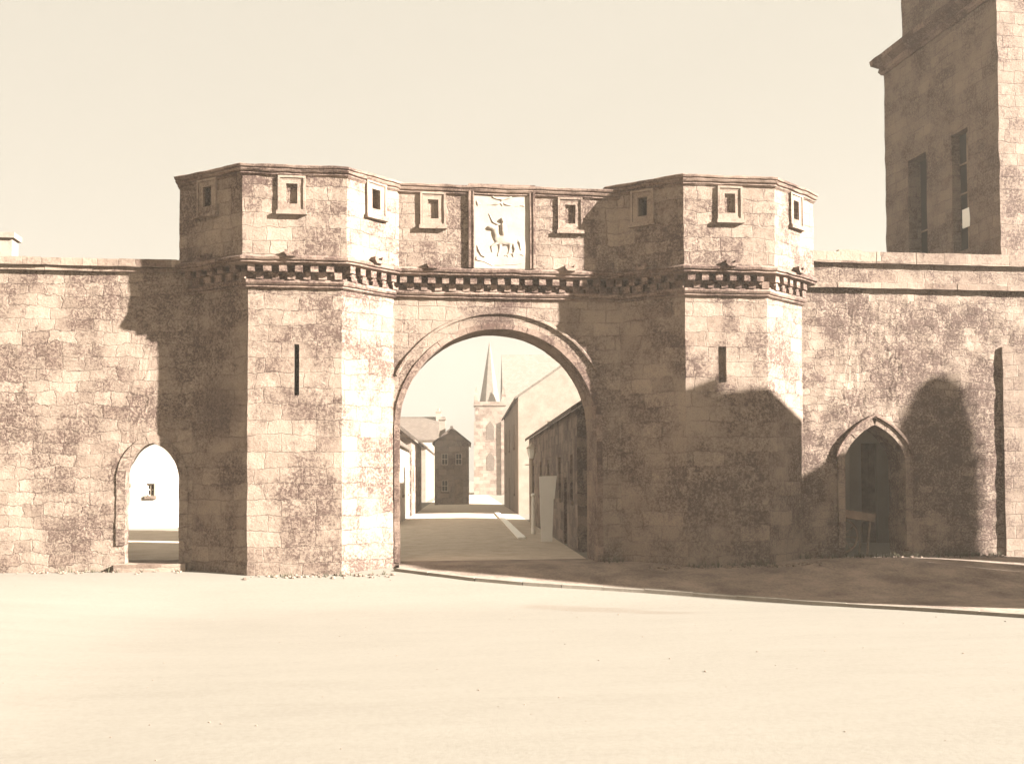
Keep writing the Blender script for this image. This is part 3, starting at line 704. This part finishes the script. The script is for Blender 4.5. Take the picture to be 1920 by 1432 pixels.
# church far down the street
def church():
    t = thing('church', 'distant church with slender spire and high pale roof, seen through the arch', 'church', tuple((street(2, 140)).translation))
    F = street(1.3, 138)
    mb = MB(); mb.box(0, 3.9, 0, 3.9, -.6, 11.6, F, 1.2)
    for x in (0, 3.5): mb.box(x-.15, x+.6, -.25, .3, -.6, 9.5, F)
    mb.build('tower', 'church', t, amp=.02)
    pp = MB(); pp.box(-.15, 4.05, -.15, 4.05, 11.6, 12.1, F)
    for x in (-.1, 3.5):
        for y in (-.1, 3.5): pp.box(x, x+.5, y, y+.5, 12.1, 13.0, F); pp.add([(x, y, 13), (x+.5, y, 13), (x+.5, y+.5, 13), (x, y+.5, 13), (x+.25, y+.25, 14.2)], [(0, 1, 4), (1, 2, 4), (2, 3, 4), (3, 0, 4), (0, 3, 2, 1)], F)
    pp.build('parapet', 'church', t)
    sp = MB(); n = 8; vs = [(1.95+1.45*math.cos(2*math.pi*(k+.5)/n), 1.95+1.45*math.sin(2*math.pi*(k+.5)/n), 12.05) for k in range(n)]+[(1.95, 1.95, 20.3)]
    sp.add(vs, [(k, (k+1) % n, n) for k in range(n)]+[tuple(range(n-1, -1, -1))], F); sp.build('spire', 'pale_slate', t)
    for z in (3.2, 7.2):
        wb = MB(); wb.prism([(1.45, z), (2.45, z), (2.45, z+1.7), (1.95, z+2.4), (1.45, z+1.7)], -.03, .2, F); wb.build('window', 'slate', t)
    # nave: its long roof shows broadside
    F2 = street(5.3, 141); w_, d_, e_, r_ = 24, 15, 10, 9.2
    nb = MB(); nb.add([(0, 0, -.6), (w_, 0, -.6), (w_, d_, -.6), (0, d_, -.6), (0, 0, e_), (w_, 0, e_), (w_, d_, e_), (0, d_, e_), (0, d_/2, e_+r_), (w_, d_/2, e_+r_)],
        [(0, 3, 2, 1), (0, 1, 5, 4), (2, 3, 7, 6), (1, 2, 6, 9, 5), (3, 0, 4, 8, 7), (4, 5, 9, 8), (7, 8, 9, 6)], F2)
    nb.build('nave', 'church', t)
    rb = MB(); s = r_/(d_/2)
    for sg in (0, 1):
        y0 = -.3 if sg == 0 else d_+.3
        vs = [(-.2, y0, e_-.3*s), (w_+.2, y0, e_-.3*s), (w_+.2, d_/2, e_+r_), (-.2, d_/2, e_+r_)]
        rb.add([(x, y, z+.02) for x, y, z in vs]+[(x, y, z+.25) for x, y, z in vs], [(0, 3, 2, 1), (4, 5, 6, 7), (0, 1, 5, 4), (1, 2, 6, 5), (2, 3, 7, 6), (3, 0, 4, 7)], F2)
    rb.build('roof', 'pale_slate', t)
    for i in range(5):
        x = 2.2+i*4.6; wb = MB(); wb.prism([(x, 2.5), (x+1.3, 2.5), (x+1.3, 6), (x+.65, 7.4), (x, 6)], -.03, .2, F2); wb.build('window', 'slate', t)
church()
# left side of the street: facades face right
def right_facing(e, q0): return street(e, q0, 90)      # x along +q, y to the left
G = 'houses along the street behind the gate'
house('terraced_house', 'pale harled house on the left of the street beyond the arch', 'house', right_facing(-3.0, 46.5), 11, 6.5, 3.6, 2.4, wall='pale_harl',
      wins=[('front', 1.5, 1.9, .9, 1.3), ('front', 5.2, 1.9, .9, 1.3), ('front', 10.0, 1.9, .9, 1.3)], doors=[('front', 7.6, 1., 2.1)], chim=[(11.5, 3.2, .6, 1.1, .6)], group=G)
house('terraced_house', 'brown fronted house next along the left side of the street', 'house', right_facing(-2.9, 58), 13, 6.5, 4.2, 2.6, wall='mid_harl',
      wins=[('front', 1.8, 2.2, .9, 1.4), ('front', 5.2, 2.2, .9, 1.4), ('front', 11.0, 2.2, .9, 1.4)], doors=[('front', 8.1, 1., 2.1)], chim=[(.5, 3.2, .7, 1.2, .7), (12.4, 3.2, .7, 1.2, .7)], group=G)
house('gabled_house', 'small dark gabled house standing forward on the left with chimney on its gable', 'house', street(-2.4, 84), 2.7, 9, 4.9, 1.1, 'y', wall='church',
      wins=[('front', .8, 3.6, .5, .9), ('front', 1.9, 3.6, .5, .9), ('front', .8, 1.5, .5, .9)], doors=[('front', 1.9, .7, 2.0)], chim=[(.6, .4, .5, .5, .7)], group=G)
house('terraced_house', 'faint pale house farthest down the left side of the street', 'house', right_facing(-3.6, 98), 26, 8, 5.0, 3.2, wall='harl',
      wins=[('front', 3, 2.5, 1, 1.5), ('front', 9, 2.5, 1, 1.5), ('front', 15, 2.5, 1, 1.5)], chim=[(.8, 4, .9, 1.2, .9)], group=G)
house('terraced_house', 'tall pale house closing the left side of the street with two chimneys', 'house', street(-10.5, 122), 8, 7, 6.6, 2.6, wall='pale_harl',
      wins=[('front', 2, 4.4, .9, 1.4), ('front', 6.0, 4.4, .9, 1.4)], chim=[(.6, 3.5, .6, 1.2, .7), (7.4, 3.5, .6, 1.2, .7)], group=G)
# behind the left wicket: a bright limewashed house; behind the right one: dark tall openings
house('cottage', 'bright limewashed house seen through the narrow left wicket', 'cottage', Matrix.Translation((-19.3, 45.4, 0)), 11.2, 7, 5.2, 2.6, wall='pale_harl', roof='pale_slate',
      wins=[('front', 2.2, 3.1, .8, 1.5), ('front', 5.4, 3.1, .8, 1.5), ('front', 9.3, 2.6, .3, 1.5), ('front', 10.3, 1.6, .3, .5)], doors=[('front', 4.2, 1, 2.05)], chim=[(.6, 3.5, .7, 1.1, .7)])
house('outbuilding', 'shaded stone building with tall dark doorways behind the right wicket', 'outbuilding', Matrix.Translation((14.3, 30.6, 0)), 5.6, 5, 4.3, 1.6, wall='pale_harl',
      wins=[], doors=[('front', .62, .5, 3.0), ('front', 1.5, .5, 3.0), ('front', 3.2, .9, 2.2)])
# chimney showing over the far left of the town wall
house('cottage', 'low house hidden behind the left town wall, only its chimney showing', 'cottage', Matrix.Translation((-14.2, 26.2, 0)), 6.5, 5, 4.3, 2.0, wall='harl',
      chim=[(4.85, 2.5, .5, .5, 1.85)])

# ------------------------------------------------------------------ tall house at the right, behind the wall
def tall():
    t = thing('tall_house', 'tall stone house rising over the wall at the right edge, with a deep dark window', 'house', (17.2, 24.95, 0))
    Mx = Matrix.Translation((15.6, 24.65, 0)) @ Matrix.Rotation(R(2.7), 4, 'Z')
    FL = Mx @ Matrix.Translation((0, 5.45, 0)) @ Matrix.Rotation(R(-90), 4, 'Z')   # x from the far end towards the camera
    mb = MB(); mb.box(0, 3.2, 0, 5.45, -.6, 14.3, Mx, .35)
    cuts = [box_cut(1.72, 7.0, .95, 8.2, FL, .45), box_cut(3.78, 9.55, .75, 3.2, FL, .3)]
    mb.build('wall', 'tall', t, amp=.03, cut=cuts)
    cb = MB(); sweep(cb, [Mx @ Vector(p) for p in [(0, 0, 0), (3.2, 0, 0), (3.2, 5.45, 0), (0, 5.45, 0)]] and [(lambda v: Vector((v.x, v.y)))(Mx @ Vector(p)) for p in [(0, 0, 0), (3.2, 0, 0), (3.2, 5.45, 0), (0, 5.45, 0)]],
        [(-.1, 14.1), (.06, 14.1), (.12, 14.22), (.1, 14.3), (.28, 14.45), (.3, 14.6), (-.1, 14.75)], .3); cb.build('cornice', 'trim', t, amp=.03)
    ch = MB(); ch.box(.05, 2.6, 0.3, 4.5, 14.6, 18.5, Mx, .4); ch.build('chimney', 'tall', t, amp=.04)
    for u, z, ww, hh, d in ((1.72, 7.0, .95, 8.2, .4), (3.78, 9.55, .75, 3.2, .26)):
        wm = MB(); wm.box(u-ww/2, u+ww/2, d, d+.04, z-hh/2, z+hh/2, FL); wo = wm.build('window', 'dark', t)
        fm = MB(); fm.box(u-.03, u+.03, d-.04, d+.001, z-hh/2, z+hh/2, FL)
        for k in range(1, 4): fm.box(u-ww/2, u+ww/2, d-.03, d+.002, z-hh/2+hh*k/4-.02, z-hh/2+hh*k/4+.02, FL)
        fm.build('frame', 'wood', wo)
        if u > 3:
            bl = MB(); bl.box(u-.2, u+.24, d-.09, d-.05, 8.6, 9.1, FL); bl.build('pane_reflection', 'white', wo)  # bright reflection on the glass, put in as a pale plate
tall()

# ------------------------------------------------------------------ things standing in the street
def board():
    F = street(2.6, 33.2, 0)
    F = F @ Matrix.Rotation(R(-9), 4, 'X')
    t = thing('notice_board', 'tall white tapering painted board standing by the dark house, inside the arch', 'board', tuple(F.translation))
    mb = MB(); mb.prism([(-.27, 2.07), (-.24, .0), (.1, .0), (.17, 1.35), (.20, 1.37), (.28, 2.09)][::-1], 0, .07, F); mb.build('panel', 'white', t)
    b = MB(); b.box(-.2, -.14, .07, .13, 0, 1.9, F); b.box(.02, .08, .07, .13, 0, 1.9, F); b.box(-.22, .1, .13, .16, .9, 1.0, F); b.build('support', 'wood', t)
board()
def lamp():
    F = street(2.68, 43)
    t = thing('street_lamp', 'slender pale street lamp at the corner of the dark house', 'street lamp', tuple(F.translation))
    mb = MB(); mb.tube([(0, 0, 0), (0, 0, .35), (0, 0, .4), (0, 0, 2.75)], [.09, .08, .045, .035], F, 10); mb.tube([(-.25, 0, 2.55), (.25, 0, 2.55)], .018, F, 6); mb.build('post', 'iron', t)
    ln = MB(); n = 6
    ln.tube([(0, 0, 2.8), (0, 0, 3.2)], [.11, .2], F, n); ln.build('lantern', 'white', t)
    cp_ = MB(); cp_.tube([(0, 0, 3.2), (0, 0, 3.36), (0, 0, 3.42)], [.23, .07, .03], F, n); cp_.tube([(0, 0, 2.74), (0, 0, 2.8)], [.06, .12], F, n); cp_.build('lantern_cap', 'iron', t)
lamp()
def post(e, q, h, label):
    F = street(e, q); t = thing('wooden_post', label, 'post', tuple(F.translation))
    mb = MB(); mb.tube([(0, 0, -.2), (0, 0, h)], [.075, .06], F, 8); mb.build('shaft', 'white', t)
    c = MB(); c.ball((0, 0, h+.04), (.085, .085, .07), F); c.build('knob', 'white', t)
post(2.42, 38, 1.35, 'short white post between the street lamp and the white board')
def kerbstones():
    mb = MB()
    y = 34.5
    while y < 62: mb.box(1.7, 1.95, y, y+1.15, -.1, .09, ST); y += 1.17
    tag(mb.build('kerb', 'white', amp=.01), 'pale kerbstones along the right of the street', kind='structure')
kerbstones()
def street_sheet():
    mb = MB(); vs = [tuple(ST @ Vector((e, q, .02 if abs(e) < 3 else .004))) for q in range(25, 170, 5) for e in (-2.95, -1.5, 0, 1.5, 2.95)]
    vs = [(v[0], v[1], .006+(.05 if i % 5 == 2 else .03 if i % 5 in (1, 3) else 0)) for i, v in enumerate(vs)]
    mb.add(vs, [(j*5+i, j*5+i+1, (j+1)*5+i+1, (j+1)*5+i) for j in range(28) for i in range(4)])
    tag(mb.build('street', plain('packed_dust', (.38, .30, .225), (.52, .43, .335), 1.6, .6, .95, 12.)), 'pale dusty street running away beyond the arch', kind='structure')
street_sheet()
def path_sheet():  # pale sheet added to brighten ground lying in the wall's shadow
    mb = MB(); vs = [(x, y, .012) for y in [24.6+1.9*i for i in range(11)] for x in (-15, -11, -8, -5.5, -3.95)]
    mb.add(vs, [(j*5+i, j*5+i+1, (j+1)*5+i+1, (j+1)*5+i) for j in range(10) for i in range(4)])
    tag(mb.build('path', plain('brightened_yard', (.38, .30, .225), (.5, .41, .32), 1.3, .5, .95, 10.)), 'pale dusty yard beyond the left wicket', kind='structure')
path_sheet()
def handcart():
    # low timber trestle leaning in the right wicket
    t = thing('handcart', 'low wooden handcart with one leg, parked inside the right wicket', 'handcart', (11.9, 25.3, 0))
    Mx = Matrix.Translation((11.25, 25.0, 0)) @ Matrix.Rotation(R(8), 4, 'Y')
    b = MB(); b.box(0, .95, 0, .55, 1.0, 1.06, Mx); b.box(0, .95, 0, .04, 1.06, 1.2, Mx); b.box(0, .95, .51, .55, 1.06, 1.2, Mx); b.build('bed', 'wood', t)
    for x, y in ((.85, .06), (.85, .5)):
        l = MB(); l.tube([(x, y, 1.0), (x+.02, y, .12)], .03, Mx, 6); l.build('leg', 'wood', t)
    w_ = MB(); pts = [(.25+.42*math.cos(a*math.pi/10), .28, .55+.42*math.sin(a*math.pi/10)) for a in range(21)]
    w_.tube(pts, .03, Mx, 6)
    for a in range(4):
        c, s_ = math.cos(a*math.pi/4)*.42, math.sin(a*math.pi/4)*.42; w_.tube([(.25-c, .28, .55-s_), (.25+c, .28, .55+s_)], .015, Mx, 5)
    w_.build('wheel', 'wood', t)
handcart()

# ------------------------------------------------------------------ what throws the broad shadow: a house and a poplar at the right, out of frame
lh = Vector((-hx, -hy))                    # horizontal travel of the sunlight
sv = Vector((-lh.y, lh.x))*-1              # across it
if sv.y < 0: sv = -sv
def SL(s, l): return lh*l+sv*s
def caster_frame(s, l):
    p = SL(s, l)                            # local x across (sv), local y away from the wall, towards the sun (-lh)
    Mx = Matrix(((sv.x, -lh.x, 0, p.x), (sv.y, -lh.y, 0, p.y), (0, 0, 1, 0), (0, 0, 0, 1)))
    return Mx
CF = caster_frame(21.25, -9.0)
house('gabled_house', 'stone house across the road whose gable throws its shadow on the right tower', 'house', CF, 4.7, 9, 7.85, 1.55, 'y', wall='ashlar',
      wins=[('front', 1.3, 2, .9, 1.5), ('front', 3.4, 2, .9, 1.5), ('front', 1.3, 5.5, .9, 1.5), ('front', 3.4, 5.5, .9, 1.5)], chim=[(2.55, .4, .42, .5, .12)], over=.05)
house('outbuilding', 'narrow low outbuilding against the stone house across the road', 'outbuilding', caster_frame(25.98, -9.2), .75, 5, 6.6, .1, 'y', wall='ashlar', over=.02)
def poplar(s, l, H, r0):
    p = SL(s, l)
    t = thing('poplar_tree', 'slim poplar tree across the road to the right of the stone house', 'tree', (p.x, p.y, 0))
    tr = MB(); tr.tube([(p.x, p.y, -.4), (p.x+.03, p.y, 2), (p.x, p.y+.04, 6), (p.x, p.y, H-.6)], [.17, .13, .08, .02], n=9)
    rng = random.Random(3)
    for i in range(26):
        z = .8+(H-2)*i/26; a = i*2.4; tr.tube([(p.x, p.y, z), (p.x+r0*.5*math.cos(a), p.y+r0*.5*math.sin(a), z+.7), (p.x+r0*.7*math.cos(a), p.y+r0*.7*math.sin(a), z+1.3)], [.035, .025, .01], n=5)
    tr.build('trunk', 'bark', t)
    cr = MB()
    for i in range(19000):
        u = rng.random(); z = .5+(H-.5)*u
        prof = min(1, u*8+.75)*(1-max(0, u-.6)/.4*.0)*math.sqrt(max(0, 1-max(0, (u-.72)/.28)**2))
        a = rng.uniform(0, 6.283); rr = r0*prof*math.sqrt(rng.random())*(1+.25*noise.noise(Vector((math.cos(a)*2, math.sin(a)*2, z*1.2))))
        c = Vector((p.x+rr*math.cos(a), p.y+rr*math.sin(a), z)); d = Vector((rng.gauss(0, 1), rng.gauss(0, 1), rng.gauss(0, 1))).normalized()*.075
        e = d.cross(Vector((rng.gauss(0, 1), rng.gauss(0, 1), rng.gauss(0, 1)))).normalized()*.05
        cr.add([c-d, c+e, c+d, c-e], [(0, 1, 2, 3)])
    cr.build('crown', 'leaf', t)
poplar(27.5, -15, 10.3, .52)

# ------------------------------------------------------------------ weeds along the foot of the wall
def weeds():
    rng = random.Random(11); mb = MB()
    spots = [(-6.6, -3.9, 24.0, 40), (-2.5, .3, 22.95, 30), (9.9, 15, 23.95, 160), (6.9, 8.9, 22.95, 60), (5.2, 5.7, 23.95, 12)]
    for x0, x1, y, n in spots:
        for _ in range(n):
            x = rng.uniform(x0, x1); yy = y-abs(rng.gauss(0, .12)); z = gz(x, yy)+(.08 if x > .9 else 0); k = rng.uniform(.5, 1.3)
            for b in range(7):
                a = rng.uniform(0, 6.283); h = rng.uniform(.05, .14)*k; l = rng.uniform(.02, .07)*k; dx, dy = math.cos(a), math.sin(a)
                mb.add([(x-dy*.008, yy+dx*.008, z-.02), (x+dy*.008, yy-dx*.008, z-.02), (x+dx*l, yy+dy*l, z+h)], [(0, 1, 2)])
    tag(mb.build('weeds', 'leaf'), 'short weeds along the foot of the walls', 'weeds', kind='stuff')
weeds()

def pebbles():
    rng = random.Random(5); mb = MB()
    for _ in range(260):
        x = rng.uniform(-12, 13); y = rng.uniform(5.5, 23); r = rng.uniform(.004, .014)*(1.6 if rng.random() < .05 else 1)
        mb.ball((x, y, gz(x, y)+r*.2), (r*rng.uniform(.8, 1.4), r*rng.uniform(.8, 1.4), r*.6), n=5, m=4)
    for x0, x1, y, n in ((-7, -3.9, 24.0, 60), (-2.6, .5, 23.0, 70), (5.8, 10, 23.0, 120), (10, 15, 24.0, 120), (-20, -7, 24.0, 60)):
        for _ in range(n):
            x = rng.uniform(x0, x1); yy = y-abs(rng.gauss(0, .18)); r = rng.uniform(.012, .05); mb.ball((x, yy, gz(x, yy)+r*.2+(.06 if x > 1 else 0)), (r*rng.uniform(.8, 1.5), r*rng.uniform(.8, 1.4), r*.7), n=6, m=4)
    tag(mb.build('pebbles', 'coping'), 'small pebbles scattered over the dusty road', 'pebbles', kind='stuff')
pebbles()

# ------------------------------------------------------------------ air
hz = MB(); hz.box(-90, 110, -12, 185, -2.0, 24)
hm = bpy.data.materials.new('haze'); hm.use_nodes = True; t = hm.node_tree; t.nodes.remove(t.nodes['Principled BSDF'])
pv = t.nodes.new('ShaderNodeVolumePrincipled'); pv.inputs['Color'].default_value = (.95, .85, .72, 1); pv.inputs['Density'].default_value = .0009
pv.inputs['Anisotropy'].default_value = .2
t.links.new(pv.outputs[0], t.nodes['Material Output'].inputs['Volume'])
ho = hz.build('haze', hm); tag(ho, 'pale summer haze filling the street', 'haze', kind='stuff')
